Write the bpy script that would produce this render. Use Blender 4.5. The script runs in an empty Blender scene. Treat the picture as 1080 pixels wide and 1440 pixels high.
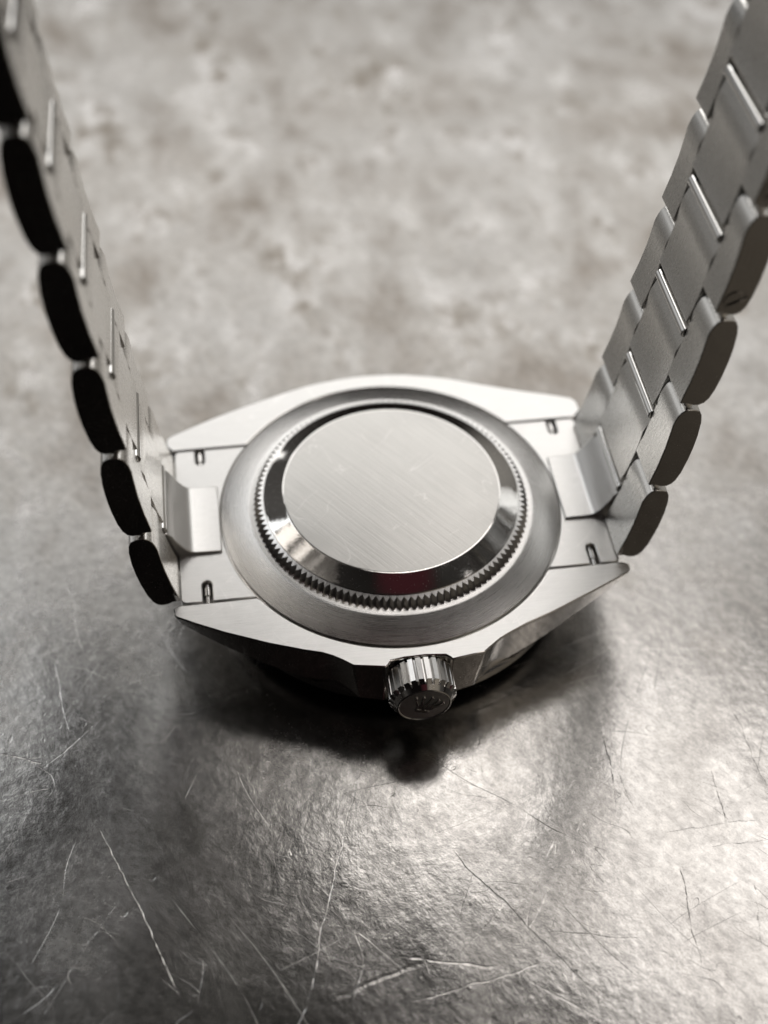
import bpy, bmesh, math, random
from mathutils import Vector, Matrix
random.seed(4)
S = 0.001                      # everything below is in millimetres, scaled to metres
scene = bpy.context.scene
col = scene.collection

# ------------------------------------------------------------------ camera
F_PX, PITCH, YAW, ROLL = 1801.56, 0.8664, 0.167, 0.035
CAM = Vector((-16.08, -91.09, 107.80))
cd = bpy.data.cameras.new('camera')
cd.sensor_fit = 'VERTICAL'; cd.sensor_height = 36.0; cd.sensor_width = 27.0
cd.lens = F_PX / 1440 * 36.0
cd.clip_start = 0.005; cd.clip_end = 20
cd.dof.use_dof = True
cd.dof.focus_distance = 0.1275
cd.dof.aperture_fstop = 14.5
cam = bpy.data.objects.new('camera', cd); col.objects.link(cam)
def axes():
    cp, sp, cy, sy = math.cos(PITCH), math.sin(PITCH), math.cos(YAW), math.sin(YAW)
    f = Vector((cp * sy, cp * cy, -sp)); r = Vector((cy, -sy, 0)); u = r.cross(f)
    return (math.cos(ROLL) * r + math.sin(ROLL) * u, -math.sin(ROLL) * r + math.cos(ROLL) * u, f)
R_, U_, F_ = axes()
M = Matrix.Identity(4)
for i in range(3):
    M[i][0], M[i][1], M[i][2], M[i][3] = R_[i], U_[i], -F_[i], CAM[i] * S
cam.matrix_world = M
scene.camera = cam

# ------------------------------------------------------------------ view, world, lamps
scene.view_settings.view_transform = 'Standard'
scene.view_settings.look = 'None'
scene.view_settings.exposure = 0.0
scene.view_settings.gamma = 1.0
scene.render.film_transparent = False

world = bpy.data.worlds.new('World'); scene.world = world
world.use_nodes = True
wn = world.node_tree; wn.nodes.clear()
def wnode(t, **k):
    n = wn.nodes.new(t)
    for a, b in k.items(): setattr(n, a, b)
    return n
wo = wnode('ShaderNodeOutputWorld'); wb = wnode('ShaderNodeBackground')
tc = wnode('ShaderNodeTexCoord'); sx = wnode('ShaderNodeSeparateXYZ')
wn.links.new(tc.outputs['Generated'], sx.inputs[0])
def wmath(op, a, b=None):
    n = wnode('ShaderNodeMath', operation=op)
    for i, v in enumerate((a, b)):
        if v is None: continue
        if isinstance(v, bpy.types.NodeSocket): wn.links.new(v, n.inputs[i])
        else: n.inputs[i].default_value = v
    return n.outputs[0]
def wlobe(d, lo, hi):                              # 1 towards direction d, fading out
    v = Vector(d).normalized()
    n = wnode('ShaderNodeVectorMath', operation='DOT_PRODUCT'); wn.links.new(tc.outputs['Generated'], n.inputs[0]); n.inputs[1].default_value = v
    m = wnode('ShaderNodeMapRange', interpolation_type='SMOOTHSTEP'); wn.links.new(n.outputs['Value'], m.inputs[0])
    m.inputs[1].default_value = lo; m.inputs[2].default_value = hi
    return m.outputs[0]
ramp = wnode('ShaderNodeValToRGB')               # a dim room: dark at table level, paler walls, dim ceiling
ramp.color_ramp.elements[0].position = 0.0; ramp.color_ramp.elements[0].color = (.010, .009, .008, 1)
ramp.color_ramp.elements[1].position = 1.0; ramp.color_ramp.elements[1].color = (.022, .020, .018, 1)
for q, c in ((.54, (.014, .012, .011)), (.62, (.07, .065, .06)), (.80, (.12, .115, .11))):
    e = ramp.color_ramp.elements.new(q); e.color = (*c, 1)
mr = wnode('ShaderNodeMapRange'); mr.inputs[1].default_value = -1; mr.inputs[2].default_value = 1
wn.links.new(sx.outputs['Z'], mr.inputs[0]); wn.links.new(mr.outputs[0], ramp.inputs[0])
def wmix(fac, a, c):
    n = wnode('ShaderNodeMix', data_type='RGBA'); wn.links.new(fac, n.inputs[0]); wn.links.new(a, n.inputs[6]); n.inputs[7].default_value = (*c, 1)
    return n.outputs[2]
wc = wmix(wlobe((.55, -.62, .55), .80, .95), ramp.outputs[0], (.34, .30, .25))          # warm glow added behind, to the right, to brighten the link sides
wc = wmix(wlobe((.80, .60, .14), .88, .97), wc, (.38, .36, .33))                     # bright patches added to either side, for highlights on the pins
wc = wmix(wlobe((-.80, .55, .22), .90, .98), wc, (.8, .8, .8))
wc = wmix(wlobe((-.36, -.66, .66), .62, .90), wc, (.006, .005, .005))      # the person taking the picture, dark clothes
wc = wmix(wlobe((.10, -.22, .97), .960, .990), wc, (.060, .017, .021))                 # and a maroon shirt
wn.links.new(wc, wb.inputs[0]); wb.inputs[1].default_value = 0.85
wn.links.new(wb.outputs[0], wo.inputs[0])

def area(name, az, el, dist, w, h, watts, colr=(1, 1, 1), target=(0, 0, 0)):
    """lamp in direction az (degrees from +Y towards +X), el above the table, dist in mm"""
    a, b = math.radians(az), math.radians(el)
    d = Vector((math.sin(a) * math.cos(b), math.cos(a) * math.cos(b), math.sin(b)))
    l = bpy.data.lights.new(name, 'AREA'); l.shape = 'RECTANGLE'; l.size = w * S; l.size_y = h * S
    l.energy = watts; l.color = colr
    o = bpy.data.objects.new(name, l); col.objects.link(o)
    o.location = (Vector(target) + d * dist) * S
    o.rotation_euler = (-d).to_track_quat('-Z', 'Y').to_euler()
    return o
area('window_light', 7, 35.5, 900, 900, 450, 2.8, (1, .985, .965))
area('ceiling_panel_light', 47, 61, 900, 520, 250, 1.15, (1, .955, .92))
area('side_window_light', -44, 50, 900, 380, 220, .7, (.95, .975, 1))
area('spot_light', 12, 63, 1000, 110, 110, .12, (1, .96, .92))
area('spot_light', 118, 62, 900, 170, 170, .30, (1, .93, .86))

# ------------------------------------------------------------------ helpers
def newmat(name):
    m = bpy.data.materials.new(name); m.use_nodes = True
    nt = m.node_tree; nt.nodes.clear()
    out = nt.nodes.new('ShaderNodeOutputMaterial'); p = nt.nodes.new('ShaderNodeBsdfPrincipled')
    nt.links.new(p.outputs[0], out.inputs[0])
    return m, nt, p
def nd(nt, t, ins=None, **k):
    n = nt.nodes.new(t)
    for a, b in k.items(): setattr(n, a, b)
    for i, v in (ins or {}).items():
        if hasattr(v, 'is_output') or isinstance(v, bpy.types.NodeSocket): nt.links.new(v, n.inputs[i])
        else: n.inputs[i].default_value = v
    return n
def math_(nt, op, a, b=None, c=None, clamp=False):
    n = nt.nodes.new('ShaderNodeMath'); n.operation = op; n.use_clamp = clamp
    for i, v in enumerate((a, b, c)):
        if v is None: continue
        if isinstance(v, bpy.types.NodeSocket): nt.links.new(v, n.inputs[i])
        else: n.inputs[i].default_value = v
    return n.outputs[0]
def rampn(nt, src, stops):
    n = nt.nodes.new('ShaderNodeValToRGB'); nt.links.new(src, n.inputs[0])
    cr = n.color_ramp
    while len(cr.elements) > 1: cr.elements.remove(cr.elements[-1])
    cr.elements[0].position = stops[0][0]; cr.elements[0].color = (*stops[0][1], 1)
    for p, c in stops[1:]:
        e = cr.elements.new(p); e.color = (*c, 1)
    return n.outputs[0]

def brushed(name, colr, rough, rot=0.0, axis_scale=(0.35, 14, 14), bump=0.02, aniso=0.6, radial=False, smudge=0.08, var=.10):
    m, nt, p = newmat(name)
    t = nd(nt, 'ShaderNodeTexCoord')
    base = nd(nt, 'ShaderNodeMapping', {0: t.outputs['Object'], 3: (1000, 1000, 1000)})
    if radial:                                         # concentric brushing: noise along radius only
        s = nd(nt, 'ShaderNodeSeparateXYZ', {0: base.outputs[0]})
        rr = math_(nt, 'SQRT', math_(nt, 'ADD', math_(nt, 'POWER', s.outputs[0], 2), math_(nt, 'POWER', s.outputs[1], 2)))
        an = math_(nt, 'ARCTAN2', s.outputs[1], s.outputs[0])
        cmb = nd(nt, 'ShaderNodeCombineXYZ', {0: math_(nt, 'MULTIPLY', rr, 16), 1: math_(nt, 'MULTIPLY', an, 2.5), 2: s.outputs[2]})
        vec = cmb.outputs[0]
    else:
        mp0 = nd(nt, 'ShaderNodeMapping', {0: base.outputs[0], 2: (0, 0, rot)})
        vec = nd(nt, 'ShaderNodeMapping', {0: mp0.outputs[0], 3: axis_scale}).outputs[0]
    n1 = nd(nt, 'ShaderNodeTexNoise', {'Vector': vec, 'Scale': 1.0, 'Detail': 3.0, 'Roughness': .65})
    n2 = nd(nt, 'ShaderNodeTexNoise', {'Vector': base.outputs[0], 'Scale': .22, 'Detail': 4.0})
    v = math_(nt, 'ADD', math_(nt, 'MULTIPLY', math_(nt, 'SUBTRACT', n1.outputs[0], .5), var * 2), math_(nt, 'MULTIPLY', math_(nt, 'SUBTRACT', n2.outputs[0], .5), smudge))
    v = math_(nt, 'ADD', v, 1.0)
    cc = nd(nt, 'ShaderNodeVectorMath', {0: colr, }, operation='SCALE'); nt.links.new(v, cc.inputs['Scale'])
    nt.links.new(cc.outputs[0], p.inputs['Base Color'])
    p.inputs['Metallic'].default_value = 1
    hl = None
    for k, (ro, off) in enumerate(((.9, 3), (-.4, 11))):
        mh = nd(nt, 'ShaderNodeMapping', {0: base.outputs[0], 1: (off, -off, 0), 2: (0, 0, ro)})
        mh = nd(nt, 'ShaderNodeMapping', {0: mh.outputs[0], 3: (1, .12, 1)})
        nh = nd(nt, 'ShaderNodeTexNoise', {'Vector': mh.outputs[0], 'Scale': .5, 'Detail': 1.0})
        bh = math_(nt, 'SUBTRACT', 1.0, math_(nt, 'DIVIDE', math_(nt, 'ABSOLUTE', math_(nt, 'SUBTRACT', nh.outputs[0], .5)), .005), clamp=True)
        bh = math_(nt, 'MULTIPLY', bh, math_(nt, 'GREATER_THAN', n2.outputs[0], .52 - .0 * k))
        hl = bh if hl is None else math_(nt, 'MAXIMUM', hl, bh)
    cc2 = nd(nt, 'ShaderNodeMix', data_type='RGBA'); nt.links.new(math_(nt, 'MULTIPLY', hl, .35), cc2.inputs[0])
    nt.links.new(cc.outputs[0], cc2.inputs[6]); cc2.inputs[7].default_value = (.8, .78, .76, 1)
    nt.links.new(cc2.outputs[2], p.inputs['Base Color'])
    r = math_(nt, 'ADD', rough, math_(nt, 'MULTIPLY', math_(nt, 'SUBTRACT', n1.outputs[0], .5), .18))
    r = math_(nt, 'ADD', r, math_(nt, 'MULTIPLY', math_(nt, 'SUBTRACT', n2.outputs[0], .5), smudge * 1.2))
    nt.links.new(r, p.inputs['Roughness'])
    b = nd(nt, 'ShaderNodeBump', {'Strength': .8, 'Distance': bump * S, 'Height': n1.outputs[0]})
    nt.links.new(b.outputs[0], p.inputs['Normal'])
    if aniso:
        p.inputs['Anisotropic'].default_value = aniso
        tg = nd(nt, 'ShaderNodeTangent'); tg.direction_type = 'RADIAL'; tg.axis = 'Z'
        if radial: nt.links.new(tg.outputs[0], p.inputs['Tangent'])
        else:
            p.inputs['Anisotropic'].default_value = 0
    return m
def polished(name, colr=(.60, .585, .565), rough=.06, waves=.0):
    m, nt, p = newmat(name)
    t = nd(nt, 'ShaderNodeTexCoord')
    base = nd(nt, 'ShaderNodeMapping', {0: t.outputs['Object'], 3: (1000, 1000, 1000)})
    n = nd(nt, 'ShaderNodeTexNoise', {'Vector': base.outputs[0], 'Scale': .5, 'Detail': 5.0, 'Roughness': .6})
    n3 = nd(nt, 'ShaderNodeTexNoise', {'Vector': base.outputs[0], 'Scale': 9.0, 'Detail': 2.0})
    sp = math_(nt, 'MULTIPLY', math_(nt, 'GREATER_THAN', n3.outputs[0], .72), .25)
    p.inputs['Base Color'].default_value = (*colr, 1); p.inputs['Metallic'].default_value = 1
    nt.links.new(math_(nt, 'ADD', math_(nt, 'ADD', rough, math_(nt, 'MULTIPLY', math_(nt, 'SUBTRACT', n.outputs[0], .45), .10), clamp=True), sp), p.inputs['Roughness'])
    b = nd(nt, 'ShaderNodeBump', {'Strength': .5, 'Distance': (.004 + waves) * S, 'Height': n.outputs[0]})
    nt.links.new(b.outputs[0], p.inputs['Normal'])
    return m
STEEL = (.60, .592, .577)
M_case = brushed('satin steel of the case', STEEL, .32, 0, (.35, 12, 12), .014, 0, var=.16)
M_ring = brushed('circular brushed steel', (.58, .57, .555), .28, 0, bump=.009, aniso=.8, radial=True, var=.18)
M_disc = brushed('diagonally brushed steel', (.47, .46, .44), .38, math.radians(52), (.10, 5.5, 5.5), .030, 0, smudge=.16, var=.22)
M_link = brushed('satin steel of the links', (.76, .745, .715), .27, 0, (9, 9, .5), .004, 0, smudge=.05, var=.06)
M_pol = polished('polished steel')
M_shoulder = polished('polished shoulder steel', rough=.05, waves=.02)
M_pin = polished('polished pin steel', (.66, .65, .63), .04)
M_flute = brushed('satin steel of the crown flutes', (.66, .65, .635), .30, 0, (6, .6, 6), .003, 0, smudge=.1, var=.06)
M_side = polished('polished steel of the link sides', (.52, .50, .475), .09)
M_bezel = polished('dark bezel insert', (.02, .02, .022), .25)

def link(o, parent=None, **props):
    col.objects.link(o)
    if parent is not None: o.parent = parent
    for k, v in props.items(): o[k] = v
    return o
def obj(name, bm, mats, parent=None, bevel=0.0, seg=2, angle=30, smooth=True, **props):
    me = bpy.data.meshes.new(name)
    bmesh.ops.recalc_face_normals(bm, faces=bm.faces[:])
    bm.to_mesh(me); bm.free()
    for v in me.vertices: v.co *= S
    for m in (mats if isinstance(mats, (list, tuple)) else [mats]): me.materials.append(m)
    o = bpy.data.objects.new(name, me); link(o, parent, **props)
    if smooth:
        for p in me.polygons: p.use_smooth = True
        me.set_sharp_from_angle(angle=math.radians(angle))
    if bevel:
        b = o.modifiers.new('bevel', 'BEVEL'); b.width = bevel * S; b.segments = seg
        b.limit_method = 'ANGLE'; b.angle_limit = math.radians(angle); b.harden_normals = False
        b.use_clamp_overlap = True
    return o
def prism(bm, pts2, f0, f1, mat=0, capmat=None):
    """closed polygon swept between two placements; f0, f1 map (a, b) to 3-D"""
    a = [bm.verts.new(f0(*p)) for p in pts2]; b = [bm.verts.new(f1(*p)) for p in pts2]
    n = len(pts2); fs = []
    for i in range(n):
        f = bm.faces.new((a[i], a[(i + 1) % n], b[(i + 1) % n], b[i])); f.material_index = mat; fs.append(f)
    c0 = bm.faces.new(a[::-1]); c1 = bm.faces.new(b)
    c0.material_index = mat; c1.material_index = mat
    if capmat:
        if capmat[0] is not None: c0.material_index = capmat[0]
        if capmat[1] is not None: c1.material_index = capmat[1]
    return fs
def lathe(bm, prof, n=192, mats=None, closed=False):
    rings = []
    for r, z in prof:
        rings.append([bm.verts.new((r * math.cos(2 * math.pi * k / n), r * math.sin(2 * math.pi * k / n), z)) for k in range(n)] if r > 1e-6 else [bm.verts.new((0, 0, z))])
    for i in range(len(prof) - 1):
        A, B = rings[i], rings[i + 1]; m = mats[i] if mats else 0
        for k in range(n):
            j = (k + 1) % n
            if len(A) == 1: f = bm.faces.new((A[0], B[k], B[j]))
            elif len(B) == 1: f = bm.faces.new((A[k], A[j], B[0]))
            else: f = bm.faces.new((A[k], A[j], B[j], B[k]))
            f.material_index = m
    return rings
def tube(bm, p0, p1, r, n=20, mat=0, r1=None):
    p0, p1 = Vector(p0), Vector(p1); d = (p1 - p0).normalized()
    q = d.to_track_quat('Z', 'Y'); r1 = r if r1 is None else r1
    a = [bm.verts.new(p0 + q @ Vector((r * math.cos(2 * math.pi * k / n), r * math.sin(2 * math.pi * k / n), 0))) for k in range(n)]
    b = [bm.verts.new(p1 + q @ Vector((r1 * math.cos(2 * math.pi * k / n), r1 * math.sin(2 * math.pi * k / n), 0))) for k in range(n)]
    for k in range(n):
        f = bm.faces.new((a[k], a[(k + 1) % n], b[(k + 1) % n], b[k])); f.material_index = mat
    bm.faces.new(a[::-1]).material_index = mat; bm.faces.new(b).material_index = mat
def smoothpoly(keys, step=.6):
    """Catmull-Rom through the points"""
    out = []
    for i in range(len(keys) - 1):
        p0 = Vector(keys[max(i - 1, 0)]); p1 = Vector(keys[i]); p2 = Vector(keys[i + 1]); p3 = Vector(keys[min(i + 2, len(keys) - 1)])
        n = max(1, int((p2 - p1).length / step))
        for k in range(n):
            t = k / n
            out.append(tuple(.5 * ((2 * p1) + (p2 - p0) * t + (2 * p0 - 5 * p1 + 4 * p2 - p3) * t * t + (3 * p1 - p0 - 3 * p2 + p3) * t ** 3)))
    out.append(tuple(keys[-1]))
    return out

# ------------------------------------------------------------------ table
TZ = -10.2
def table_material():
    m, nt, p = newmat('worn zinc table metal')
    t = nd(nt, 'ShaderNodeTexCoord')
    V = nd(nt, 'ShaderNodeMapping', {0: t.outputs['Object'], 3: (1000, 1000, 1000)}).outputs[0]
    def noise(scale, detail=4, rough=.55, vec=V, dist=0.0, off=(0, 0, 0), stretch=None, rot=0):
        vv = vec
        if rot or off != (0, 0, 0): vv = nd(nt, 'ShaderNodeMapping', {0: vv, 1: off, 2: (0, 0, rot)}).outputs[0]
        if stretch: vv = nd(nt, 'ShaderNodeMapping', {0: vv, 3: stretch}).outputs[0]
        return nd(nt, 'ShaderNodeTexNoise', {'Vector': vv, 'Scale': scale, 'Detail': float(detail), 'Roughness': rough, 'Distortion': dist}).outputs[0]
    def mul(a, b): return math_(nt, 'MULTIPLY', a, b)
    def add(a, b): return math_(nt, 'ADD', a, b)
    def sub(a, b): return math_(nt, 'SUBTRACT', a, b)
    def band(x, c, w):                                # 1 on the line x = c, falling to 0 at distance w
        return math_(nt, 'SUBTRACT', 1.0, math_(nt, 'DIVIDE', math_(nt, 'ABSOLUTE', sub(x, c)), w), clamp=True)
    def step(x, a, b):
        n = nt.nodes.new('ShaderNodeMapRange'); n.interpolation_type = 'SMOOTHSTEP'
        nt.links.new(x, n.inputs[0]); n.inputs[1].default_value = a; n.inputs[2].default_value = b
        return n.outputs[0]
    big = noise(.035, 3, .5, off=(13, 7, 0)); mid = noise(.10, 5, .60, dist=.2, stretch=(1, .62, 1)); bl = noise(.24, 4, .6, off=(40, 3, 0), stretch=(1, .62, 1)); fine = noise(2.2, 4, .7)
    blot = mul(step(mid, .44, .70), step(bl, .38, .64))
    sV = nd(nt, 'ShaderNodeSeparateXYZ', {0: V})
    blot = mul(blot, add(.15, mul(step(sV.outputs[1], -50, 60), .85)))   # the stained part of the sheet
    # colour: grey metal, brown-olive oxidised patches
    mix = add(mul(big, .35), mul(mid, .65))
    c0 = rampn(nt, mix, [(.36, (.190, .170, .148)), (.5, (.305, .294, .278)), (.66, (.42, .41, .40))])
    cm = nd(nt, 'ShaderNodeMix', data_type='RGBA')
    nt.links.new(mul(blot, .85), cm.inputs[0]); nt.links.new(c0, cm.inputs[6]); cm.inputs[7].default_value = (.135, .112, .082, 1)
    # scratches: hairlines from the ridges of warped noise, kept in patches
    lines = None
    for (sc, ro, st, c, w, off, g0, g1) in (
            (.16, .5, (1, .16, 1), .5, .0020, (3, 9, 0), .50, .62), (.15, -.55, (1, .2, 1), .48, .0020, (33, 19, 0), .50, .62),
            (.22, 1.25, (1, .14, 1), .52, .0022, (63, -9, 0), .50, .62), (.30, 2.2, (1, .3, 1), .5, .0022, (-23, 59, 0), .52, .62)):
        x = noise(sc, 1, .4, rot=ro, stretch=st, off=off)
        k = mul(band(x, c, w), step(noise(.13, 2, .5, off=(off[1], off[0], 0)), g0, g1))
        lines = k if lines is None else math_(nt, 'MAXIMUM', lines, k)
    # long single scratches, measured on the table: x0, y0, x1, y1, half width, depth
    SEG = SCRATCHES
    wob = nd(nt, 'ShaderNodeTexNoise', {'Vector': V, 'Scale': .35, 'Detail': 2.0})
    wv = nd(nt, 'ShaderNodeVectorMath', {0: wob.outputs[1], 1: (.5, .5, .5)}, operation='SUBTRACT')
    wv = nd(nt, 'ShaderNodeVectorMath', {0: wv.outputs[0], }, operation='SCALE'); wv.inputs['Scale'].default_value = .9
    W = nd(nt, 'ShaderNodeVectorMath', {0: V, 1: wv.outputs[0]}, operation='ADD').outputs[0]
    sW = nd(nt, 'ShaderNodeSeparateXYZ', {0: W})
    X, Y = sW.outputs[0], sW.outputs[1]
    brk = add(.40, mul(step(noise(.8, 3, .6, off=(70, 20, 0)), .38, .58), .60))
    deep = None
    for (x0, y0, x1, y1, hw, dp) in SEG:
        dx, dy = x1 - x0, y1 - y0; L = math.hypot(dx, dy); dx /= L; dy /= L
        along = add(mul(sub(X, x0), dx), mul(sub(Y, y0), dy))
        across = add(mul(sub(X, x0), -dy), mul(sub(Y, y0), dx))
        u = math_(nt, 'DIVIDE', along, L)
        taper = math_(nt, 'MULTIPLY', mul(mul(u, math_(nt, 'SUBTRACT', 1.0, u)), 4.0), 1.0)
        taper = math_(nt, 'POWER', math_(nt, 'MAXIMUM', taper, 0.0), .35)
        g = mul(mul(mul(band(across, 0.0, hw * .68), taper), dp), brk)
        deep = g if deep is None else math_(nt, 'MAXIMUM', deep, g)
    pits = mul(step(noise(.9, 1, .3, off=(7, 2, 0), stretch=(1, .55, 1), rot=.7), .76, .82), 1.0)
    grain = noise(2.6, 3, .75, stretch=(1, .6, 1), rot=-.7); grain2 = noise(.8, 3, .6, off=(90, 0, 0))
    lines = mul(lines, .6)
    marks = math_(nt, 'MAXIMUM', lines, deep)
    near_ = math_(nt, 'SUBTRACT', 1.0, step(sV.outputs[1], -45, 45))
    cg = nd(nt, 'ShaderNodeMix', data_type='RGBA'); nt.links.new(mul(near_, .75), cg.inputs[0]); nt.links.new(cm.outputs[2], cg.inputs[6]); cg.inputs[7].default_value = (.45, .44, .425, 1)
    c2 = nd(nt, 'ShaderNodeMix', data_type='RGBA')
    nt.links.new(mul(marks, .07), c2.inputs[0])
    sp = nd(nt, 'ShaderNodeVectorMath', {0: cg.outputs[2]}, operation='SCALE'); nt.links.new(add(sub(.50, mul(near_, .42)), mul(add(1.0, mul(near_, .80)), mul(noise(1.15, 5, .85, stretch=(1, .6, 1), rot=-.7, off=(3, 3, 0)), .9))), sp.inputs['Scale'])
    nt.links.new(sp.outputs[0], c2.inputs[6]); c2.inputs[7].default_value = (.72, .69, .65, 1)
    nt.links.new(c2.outputs[2], p.inputs['Base Color'])
    p.inputs['Metallic'].default_value = 1.0
    near = math_(nt, 'SUBTRACT', 1.0, step(sV.outputs[1], -45, 45))
    r = add(add(.31, mul(near, -.105)), mul(sub(mid, .5), -.30)); r = add(r, mul(blot, .14)); r = add(r, mul(sub(fine, .5), .10)); r = add(r, mul(sub(big, .5), .12))
    nt.links.new(r, p.inputs['Roughness'])
    h = add(mul(grain, .010), mul(grain2, .017)); h = add(h, mul(mid, .08)); h = add(h, mul(noise(.33, 3, .5, off=(22, 8, 0)), .03))
    h = sub(h, mul(lines, .012)); h = sub(h, mul(deep, .017)); h = sub(h, mul(pits, .012))
    b = nd(nt, 'ShaderNodeBump', {'Strength': 1.0, 'Distance': S, 'Height': h})
    nt.links.new(b.outputs[0], p.inputs['Normal'])
    return m
SCRATCHES = []
_o = [((508, 1065), (425, 1440)), ((140, 1165), (255, 1400)), ((640, 1200), (868, 1425)), ((843, 1000), (868, 1130)), ((810, 1020), (925, 1035)),
      ((880, 910), (1010, 915)), ((1020, 970), (1080, 1110)), ((1030, 1180), (1000, 1080)), ((955, 1210), (985, 1360)), ((470, 1405), (600, 1350)),
      ((560, 1345), (700, 1360)), ((580, 1410), (760, 1355)), ((1000, 1190), (1080, 1180)), ((890, 970), (985, 950)), ((630, 1360), (710, 1270)),
      ((670, 1215), (625, 1345)), ((1060, 1230), (1070, 1330)), ((745, 1380), (855, 1440)), ((75, 930), (97, 1030)), ((0, 1060), (65, 1075)),
      ((365, 1060), (410, 1095)), ((770, 1310), (900, 1320)), ((60, 1080), (140, 1015)), ((870, 1090), (890, 1140)), ((930, 1170), (1075, 1150))]
def table_hit(px, py):
    d = F_ + R_ * ((px - 540) / F_PX) - U_ * ((py - 720) / F_PX)
    t = (TZ - CAM.z) / d.z
    return CAM.x + d.x * t, CAM.y + d.y * t
_w = [(.09, .8), (.09, .8), (.10, 1), (.13, .9), (.10, .6), (.22, .6), (.10, .7), (.25, .8), (.10, .7), (.45, 1.0), (.20, .6), (.14, .6), (.09, .5), (.12, .5), (.12, .6),
      (.10, .5), (.15, .8), (.12, .6), (.10, .6), (.15, .8), (.12, .5), (.14, .5), (.14, .6), (.2, .8), (.09, .5)]
for (a, b), (w, d_) in zip(_o, _w):
    SCRATCHES.append((*table_hit(*a), *table_hit(*b), w, d_))
bm = bmesh.new()
prism(bm, [(-400, -400), (400, -400), (400, 400), (-400, 400)], lambda a, b: (a, b, TZ - 25), lambda a, b: (a, b, TZ))
obj('table_top', bm, table_material(), bevel=1.5, kind='structure', smooth=False)

# ------------------------------------------------------------------ the watch
watch = bpy.data.objects.new('wristwatch', None)
watch.empty_display_size = .01
link(watch, None, label='steel wristwatch lying face down on a scratched metal table, bracelet standing upright', category='watch')
watch.location = (0, 0, TZ * S)
bpy.context.view_layer.update()
class Off:                                            # parts are modelled in case-back coordinates; the root is at the table
    pass
_obj = obj
def obj(name, bm, mats, parent=None, **k):
    if parent is watch:
        for v in bm.verts: v.co.z -= TZ
    o = _obj(name, bm, mats, parent, **k)
    return o

RG = 18.82
def zbot(x):
    a = abs(x)
    return -6.3 if a < 9 else -6.3 + 4.6 * min(1, (a - 9) / 15.3) ** 1.25
def body_half(bm, outer, side):
    """outer: list of (x, y) top outline from the left lug tip to the right; closes through the lug corners and the ring's arc"""
    yb = [-10.72, 11.12][side > 0]
    xa = math.sqrt(RG ** 2 - yb ** 2)
    a0 = math.atan2(yb, xa); a1 = math.atan2(yb, -xa)
    if side < 0 and a1 > 0: a1 -= 2 * math.pi
    if side < 0: a1 = -math.pi - math.atan2(yb, xa)
    inner = [(RG * math.cos(a0 + (a1 - a0) * k / 72), RG * math.sin(a0 + (a1 - a0) * k / 72)) for k in range(73)]
    pts = [(x, y, bx, by) for x, y, bx, by in outer]
    pts += [(23.6, yb, 23.6, yb), (23.2, yb, 23.2, yb)]
    pts += [(x, y, x, y) for x, y in inner]
    pts += [(-23.2, yb, -23.2, yb), (-23.7, yb, -23.7, yb)]
    n = len(pts)
    T = [bm.verts.new((p[0], p[1], 0)) for p in pts]; B = [bm.verts.new((p[2], p[3], zbot(p[2]))) for p in pts]
    for i in range(n):
        j = (i + 1) % n
        f = bm.faces.new((T[i], T[j], B[j], B[i]))
        f.material_index = 1 if i < len(outer) - 1 else 0
    top = bm.faces.new(T); bot = bm.faces.new(B[::-1])
    top.material_index = 0; bot.material_index = 1
    return top, bot

near = [(-24.35, -11.1), (-24.30, -11.9), (-24.1, -12.25), (-22.0, -13.42), (-19.33, -14.78), (-14.95, -16.69), (-11.5, -17.95), (-9.64, -18.52), (-8.7, -19.0), (-7.76, -19.62),
        (-6.75, -20.42), (-3.5, -20.98), (-3.2, -20.75), (-2.9, -20.3), (-1.48, -20.10), (.78, -20.07), (2.7, -20.3), (3.05, -20.6), (3.25, -20.9), (6.75, -20.42),
        (7.76, -19.62), (8.7, -18.95), (9.64, -18.45), (11.69, -17.51), (14.9, -16.3), (19.3, -14.35), (22.2, -13.05), (24.0, -12.2), (24.28, -11.8), (24.3, -11.1)]
def flank(p):                                          # where the same edge ends on the dial side
    x, y = p; a = abs(x); sgn = 1 if x > 0 else -1
    if a > 10: return (x * .985, y + .5)
    for lim, q in ((9.5, (8.8, -17.95)), (8.5, (7.9, -18.45)), (7.5, (6.9, -19.2)), (6.6, (6.05, -20.3))):
        if a > lim: return (sgn * q[0], q[1])
    return (x, y)
outer_n = []
for i in range(len(near) - 1):
    a, b = Vector(near[i]), Vector(near[i + 1]); fa, fb = Vector(flank(near[i])), Vector(flank(near[i + 1]))
    n = max(1, int((b - a).length / 1.0))
    for k in range(n):
        t = k / n; outer_n.append((*a.lerp(b, t), *fa.lerp(fb, t)))
outer_n.append((*near[-1], *flank(near[-1])))
far = [(-24.4, 12.2), (-24.35, 13.2), (-23.7, 13.75), (-19.15, 15.9), (-15.5, 17.4), (-11.83, 18.75), (-9, 19.7), (-6.26, 20.45), (-1.35, 21.1), (3.43, 20.95), (6.5, 20.4), (9.72, 19.55),
       (13.77, 18.0), (17.94, 16.5), (22.0, 15.2), (24.0, 14.45), (24.55, 13.7), (24.6, 12.2)]
sm = smoothpoly(far[2:-2], .9)
far2 = [far[0], far[1]] + [tuple(p) for p in sm] + [far[-2], far[-1]]
outer_f = [(x, y, x * .985, y - .2) for x, y in far2]
bm = bmesh.new()
body_half(bm, outer_n, -1)
body_half(bm, outer_f, 1)
lathe(bm, [(0, -.35), (RG - .02, -.35), (RG + .6, -.9), (RG + .6, -6.3), (0, -6.3)], 144, [0, 0, 1, 1])
case = obj('case_body', bm, [M_case, M_pol], watch, bevel=.20, seg=3, angle=23)
case.modifiers['bevel'].material = 1

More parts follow.
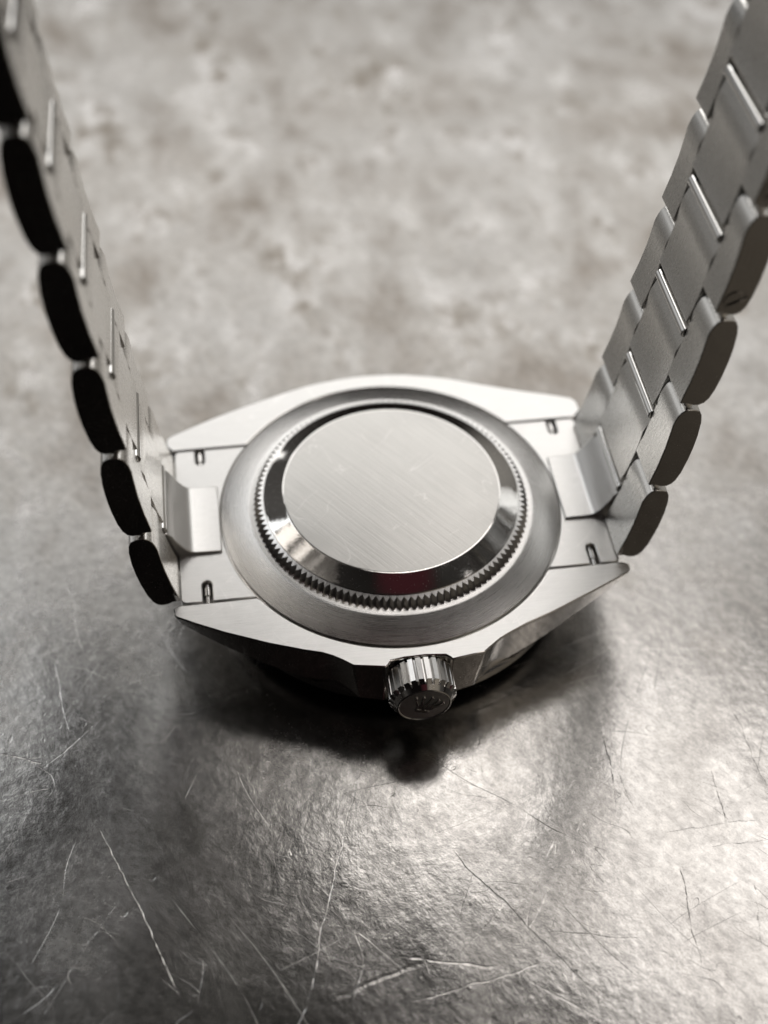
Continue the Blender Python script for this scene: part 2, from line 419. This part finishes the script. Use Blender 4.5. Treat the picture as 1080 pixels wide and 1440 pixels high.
# bezel and crystal under the case
bm = bmesh.new()
lathe(bm, [(19.2, -6.25), (20.4, -6.5), (20.55, -7.2), (20.0, -8.2), (15.6, -9.3), (15.4, -9.0), (15.3, -6.4), (19.2, -6.25)], 160, [0, 0, 0, 1, 0, 0, 0])
obj('bezel', bm, [M_pol, M_bezel], watch)
bm = bmesh.new(); lathe(bm, [(0, -10.18), (14.9, -10.18), (15.35, -9.8), (15.35, -7.0), (0, -7.0)], 128)
mg, nt, p = newmat('sapphire glass'); p.inputs['Transmission Weight'].default_value = 1; p.inputs['Roughness'].default_value = .02; p.inputs['IOR'].default_value = 1.76
obj('crystal', bm, mg, watch)

# case back: sloping ring, fluted ring, polished shoulder, brushed disc
bm = bmesh.new()
lathe(bm, [(18.66, -.34), (18.70, -.02), (18.62, .06), (15.75, 1.02), (15.55, 1.06), (14.2, 1.06), (14.2, -.3)], 256)
obj('case_back_ring', bm, M_ring, watch, angle=25)
bm = bmesh.new()
NT = 124
loops = []
prof = [(0.50, 1.00), (0.50, 1.10), (.5, 1.95), (.15, 2.2)]
def toothring(depth, z, rout=15.05, cut=0.0):
    vs = []
    for k in range(NT * 4):
        ph = (k % 4)
        r = rout - cut - (depth if ph == 0 else (depth * .52 if ph in (1, 3) else 0))
        a = 2 * math.pi * k / (NT * 4)
        vs.append(bm.verts.new((r * math.cos(a), r * math.sin(a), z)))
    return vs
LR = [toothring(.60, .95, 15.18), toothring(.56, 2.06, 14.66), toothring(0, 2.235, 13.9)]
for v in LR[1]: v.co.z = 2.06 + (14.66 - math.hypot(v.co.x, v.co.y)) * .22
for A, B in zip(LR, LR[1:]):
    for k in range(NT * 4):
        j = (k + 1) % (NT * 4); bm.faces.new((A[k], A[j], B[j], B[k]))
obj('fluted_ring', bm, M_flute, watch, angle=20)
bm = bmesh.new()
lathe(bm, [(14.0, 1.9), (13.97, 2.24), (13.92, 2.31), (13.84, 2.34), (13.76, 2.36), (11.96, 3.22), (11.86, 3.255), (11.78, 3.262), (11.3, 3.262)], 256)
sh = obj('case_back_shoulder', bm, M_shoulder, watch, angle=12)
bm = bmesh.new(); lathe(bm, [(0, 3.285), (11.60, 3.285), (11.74, 3.265), (11.74, 3.1)], 256)
obj('case_back_disc', bm, M_disc, watch, angle=60)

# winding crown
ct = Vector((0.05, 0, -3.1))
bm = bmesh.new()
NK = 26
def ringy(y, ro, ri, frac=.28):
    vs = []
    for k in range(NK):
        for f_, r in ((0, ri), (frac * .5, ri), (frac, ro), (1 - frac * .5, ro)):
            a = 2 * math.pi * (k + f_) / NK + .07
            vs.append(bm.verts.new((ct.x + r * math.cos(a), y, ct.z + r * math.sin(a))))
    return vs
RL = [ringy(-20.25, 3.2, 3.0), ringy(-20.45, 3.47, 3.12), ringy(-23.0, 3.47, 3.12), ringy(-23.42, 3.05, 3.05), ringy(-23.95, 2.78, 2.78), ringy(-24.02, 2.66, 2.66), ringy(-23.94, 2.55, 2.55), ringy(-23.98, 1.6, 1.6)]
for qi, (A, B) in enumerate(zip(RL, RL[1:])):
    for k in range(len(A)):
        j = (k + 1) % len(A); bm.faces.new((A[k], A[j], B[j], B[k])).material_index = 1 if qi == 6 else (2 if qi == 1 else 0)
bm.faces.new(RL[-1]).material_index = 1; bm.faces.new(RL[0][::-1])
crown = obj('winding_crown', bm, [M_pol, M_case, M_flute], watch, angle=14)
bm = bmesh.new(); tube(bm, (ct.x, -19.5, ct.z), (ct.x, -20.4, ct.z), 2.2, 32)
obj('crown_tube', bm, M_pol, watch)
# coronet emblem in relief on the crown's end
bm = bmesh.new()
def plate(pts, y0=-24.12, y1=-23.9):
    prism(bm, pts, lambda a, b: (a, y1, b), lambda a, b: (a, y0, b))
tilt = math.radians(-24)
def tr(a, b):
    a, b = a * 1.18, b * 1.18
    return (ct.x + .12 + a * math.cos(tilt) - b * math.sin(tilt), ct.z + TZ * 0 - .1 + a * math.sin(tilt) + b * math.cos(tilt))
for k in range(5):
    ang = (k - 2) * .30
    bx, bz = (k - 2) * .24, -.55 + .06 * abs(k - 2)
    L = 1.75 - .16 * abs(k - 2)
    tx, tz_ = bx + math.sin(ang) * L, bz + math.cos(ang) * L
    nx, nz = math.cos(ang), -math.sin(ang)
    plate([tr(bx - nx * .16, bz - nz * .16), tr(bx + nx * .16, bz + nz * .16), tr(tx + nx * .05, tz_ + nz * .05), tr(tx - nx * .05, tz_ - nz * .05)])
    plate([tr(tx + .15 * math.cos(q * math.pi / 6), tz_ + .1 + .15 * math.sin(q * math.pi / 6)) for q in range(12)])
plate([tr(.72 * math.cos(q * math.pi / 12), -.78 + .24 * math.sin(q * math.pi / 12)) for q in range(24)], -24.06)
emb = _obj('crown_emblem', bm, M_pol, None, bevel=.035, seg=1, kind='stuff')
emb.parent = crown; emb.location = (0, 0, -TZ * S)
del emb['kind']

# end links, with spring bars seen in their slots
def end_link(sg):
    y0, y1 = -10.6, 11.0
    xo = 23.45
    bm = bmesh.new()
    R2 = RG + .02
    def arc(ya, yb, n=24):
        return [(math.sqrt(R2 ** 2 - (ya + (yb - ya) * k / n) ** 2), ya + (yb - ya) * k / n) for k in range(n + 1)]
    def slot(x, ye, yi):
        d = 1 if yi > ye else -1; w = .52; pts = [(x + w, ye)]
        for k in range(9):
            a = math.pi * k / 8
            pts.append((x + w * math.cos(a), yi - d * w + d * w * math.sin(a)))
        return pts + [(x - w, ye)]
    # clockwise from the outer near corner
    near_s = slot(20.7, y0, -7.9); far_s = slot(20.6, y1, 8.75)
    pts = [(xo, y0 + .5), (xo - .15, y0 + .15), (xo - .5, y0)] + near_s
    a = arc(y0, y1)
    pts += a + far_s[::-1] + [(xo - .5, y1), (xo - .15, y1 - .15), (xo, y1 - .5)]
    pts = [(x * sg, y) for x, y in pts]
    prism(bm, pts, lambda x, y: (x, y, -3.2), lambda x, y: (x, y, -.03))
    e = obj('end_link', bm, [M_case], watch, bevel=.12, seg=2, angle=40)
    # raised centre block curving up to the first bracelet pin
    bm = bmesh.new()
    prof = [(R2 + .01, -2.0), (R2 + .01, .26), (21.6, .34), (22.1, .5), (22.6, .95), (23.1, 1.7), (23.55, 2.5), (23.85, 3.2), (24.3, 3.75), (25.3, 4.0), (26.3, 3.4), (26.5, 1), (25.8, -1.6), (24, -2.6)]
    bl = (-4.25, 5.05)
    prism(bm, [(x * sg, z) for x, z in prof], lambda x, z: (x, bl[0], z), lambda x, z: (x, bl[1], z))
    for v in bm.verts: v.co.z -= TZ
    c = _obj('centre_block', bm, [M_case], None, bevel=.12, seg=2, angle=30)
    c.parent = e; c.location = (0, 0, 0)
    for xs, ya, yb in ((20.7, -7.7, -10.9), (20.6, 8.6, 11.3)):
        bm = bmesh.new(); d = 1 if yb > ya else -1
        tube(bm, (xs * sg, ya, -.62), (xs * sg, yb, -.62), .26, 16)
        tube(bm, (xs * sg, ya + d * .9, -.62), (xs * sg, ya + d * 1.9, -.62), .38, 16)
        for v in bm.verts: v.co.z -= TZ
        s_ = _obj('spring_bar', bm, [M_pol], None, angle=40); s_.parent = e
    return e
end_link(-1); end_link(1)

# bracelet
PATH = {-1: [(-.8, -24.9), (10.2, -26.6), (21.5, -27.6), (32.5, -28.45), (43.5, -29.3), (54.7, -30.1), (65.8, -30.7), (77, -31.1), (88, -31.0)],
        1: [(-.4, 24.5), (10.3, 26.2), (21.3, 27.4), (32.1, 28.6), (43.2, 29.5), (54.4, 30.4), (65.5, 31.1), (76.6, 31.5), (87.5, 31.4)]}
def px_(sg, z):
    P = PATH[sg]
    for (z0, x0), (z1, x1) in zip(P, P[1:]):
        if z <= z1 or z1 == P[-1][0]:
            return x0 + (x1 - x0) * (z - z0) / (z1 - z0)
def halfw(z): return 10.1 - .045 * max(z, 0)
CW = 4.6
def link_profile(L, centre):
    """side view: s runs up the bracelet, n towards the wrist"""
    low = [(1.40, 1.50), (1.32, 1.42), (1.25, .7), (.60, .2)] if centre else [(.52, 1.46), (.42, 1.34), (.48, .7), (.26, .1)]
    top = [(10.4, .45), (10.2, .95), (9.3, 1.16), (8.5, 1.32)] if centre else [(10.62, .30), (10.50, .62), (10.25, .88), (9.9, 1.06), (9.4, 1.20), (8.7, 1.30)]
    p = low + [(.26, -.55), (.55, -1.0), (1.1, -1.32), (2.2, -1.58), (4.0, -1.75), (5.6, -1.8), (7.3, -1.75), (9.0, -1.55), (9.9, -1.3), (10.45, -.95), (10.62, -.4), (10.6, .0)] + top + [
        (7.4, 1.24), (5.5, 1.18), (3.0, 1.26), (1.9 if centre else 1.2, 1.42)]
    return [(s * L / 11.0, n) for s, n in p]
def place(sg, z0, z1):
    a = Vector((px_(sg, z0), 0, z0)); b = Vector((px_(sg, z1), 0, z1))
    d = (b - a); L = d.length; d.normalize()
    nrm = Vector((-sg * d.z, 0, sg * d.x))             # towards the wrist
    if nrm.x * sg > 0: nrm = -nrm
    return a, d, nrm, L
def seg_mesh(name, sg, z0, z1, ya0, yb0, ya1, yb1, capmat):
    """ya, yb at the lower (0) and upper (1) end"""
    a, d, nrm, L = place(sg, z0, z1)
    bm = bmesh.new()
    prof = link_profile(L, ya0 == -yb0)
    def f(s, n, y0, y1):
        t = s / L
        return (a + d * s + nrm * n + Vector((0, y0 + (y1 - y0) * t, 0)))
    prism(bm, prof, lambda s, n: f(s, n, ya0, ya1), lambda s, n: f(s, n, yb0, yb1), 0, capmat)
    bm.faces.ensure_lookup_table()
    for q in (1, 2): bm.faces[q].material_index = 2
    return obj(name, bm, [M_link, M_side, M_pol], watch, bevel=.13 if ya0 == -yb0 else .19, seg=2, angle=34)
def pin(sg, z0, z1, ya, yb, proud=True):
    a, d, nrm, L = place(sg, z0, z1)
    c = a + d * (L + (-.08 if proud else .1)) + nrm * (.94 if proud else .25)
    bm = bmesh.new(); tube(bm, c + Vector((0, ya, 0)), c + Vector((0, yb, 0)), .58 if proud else .5, 28)
    obj('pin', bm, [M_pin], watch, angle=40)
def screw(parent, sg, z0, z1, y):
    a, d, nrm, L = place(sg, z0, z1)
    c = a + d * 1.75 + nrm * -.05 + Vector((0, y, 0))
    bm = bmesh.new()
    n = 28; r = 1.12; sw = .13
    ang = math.radians(-62)
    # two half discs with the slot between them
    for h in (-1, 1):
        a0 = math.asin(sw / r); pts = []
        for k in range(15):
            q = a0 + (math.pi - 2 * a0) * k / 14
            pts.append((r * math.cos(q), h * r * math.sin(q)))
        def pos(u, v, yy):
            uu, vv = u * math.cos(ang) - v * math.sin(ang), u * math.sin(ang) + v * math.cos(ang)
            return c + d * uu + nrm * vv + Vector((0, yy, 0))
        prism(bm, pts, lambda u, v: pos(u, v, .0), lambda u, v: pos(u, v, -.07))
    for v in bm.verts: v.co.z -= TZ
    s_ = _obj('screw', bm, [M_side], None, bevel=.03, seg=1, angle=40); s_.parent = parent
    bm = bmesh.new(); tube(bm, c + Vector((0, .05, 0)), c + Vector((0, -.015, 0)), r, 28)
    for v in bm.verts: v.co.z -= TZ
    s_ = _obj('screw_recess', bm, [M_bezel], None, angle=40); s_.parent = parent
for sg in (-1, 1):
    P = PATH[sg]
    for i in range(len(P) - 1):
        z0, z1 = P[i][0] + .0, P[i + 1][0]
        w0, w1 = halfw(z0), halfw(z1); g = .12
        o = seg_mesh('outer_link', sg, z0, z1, -w0, -CW - g, -w1, -CW - g, (1, 0))
        seg_mesh('outer_link', sg, z0, z1, CW + g, w0, CW + g, w1, (0, 1))
        pin(sg, z0, z1, -w1 + .5, -CW - .1, False); pin(sg, z0, z1, CW + .1, w1 - .5, False)
        if sg > 0 and i >= 3: screw(o, sg, z0, z1, -halfw(z0 + 1.7) - .0)
    zc = [4.6] + [(P[i][0] + P[i + 1][0]) / 2 for i in range(1, len(P) - 1)]
    pin(sg, zc[0] - 11, zc[0], -CW + .15, CW - .15)
    for i in range(len(zc) - 1):
        seg_mesh('centre_link', sg, zc[i], zc[i + 1], -CW, CW, -CW, CW, (0, 0))
        pin(sg, zc[i], zc[i + 1], -CW + .1, CW - .25)
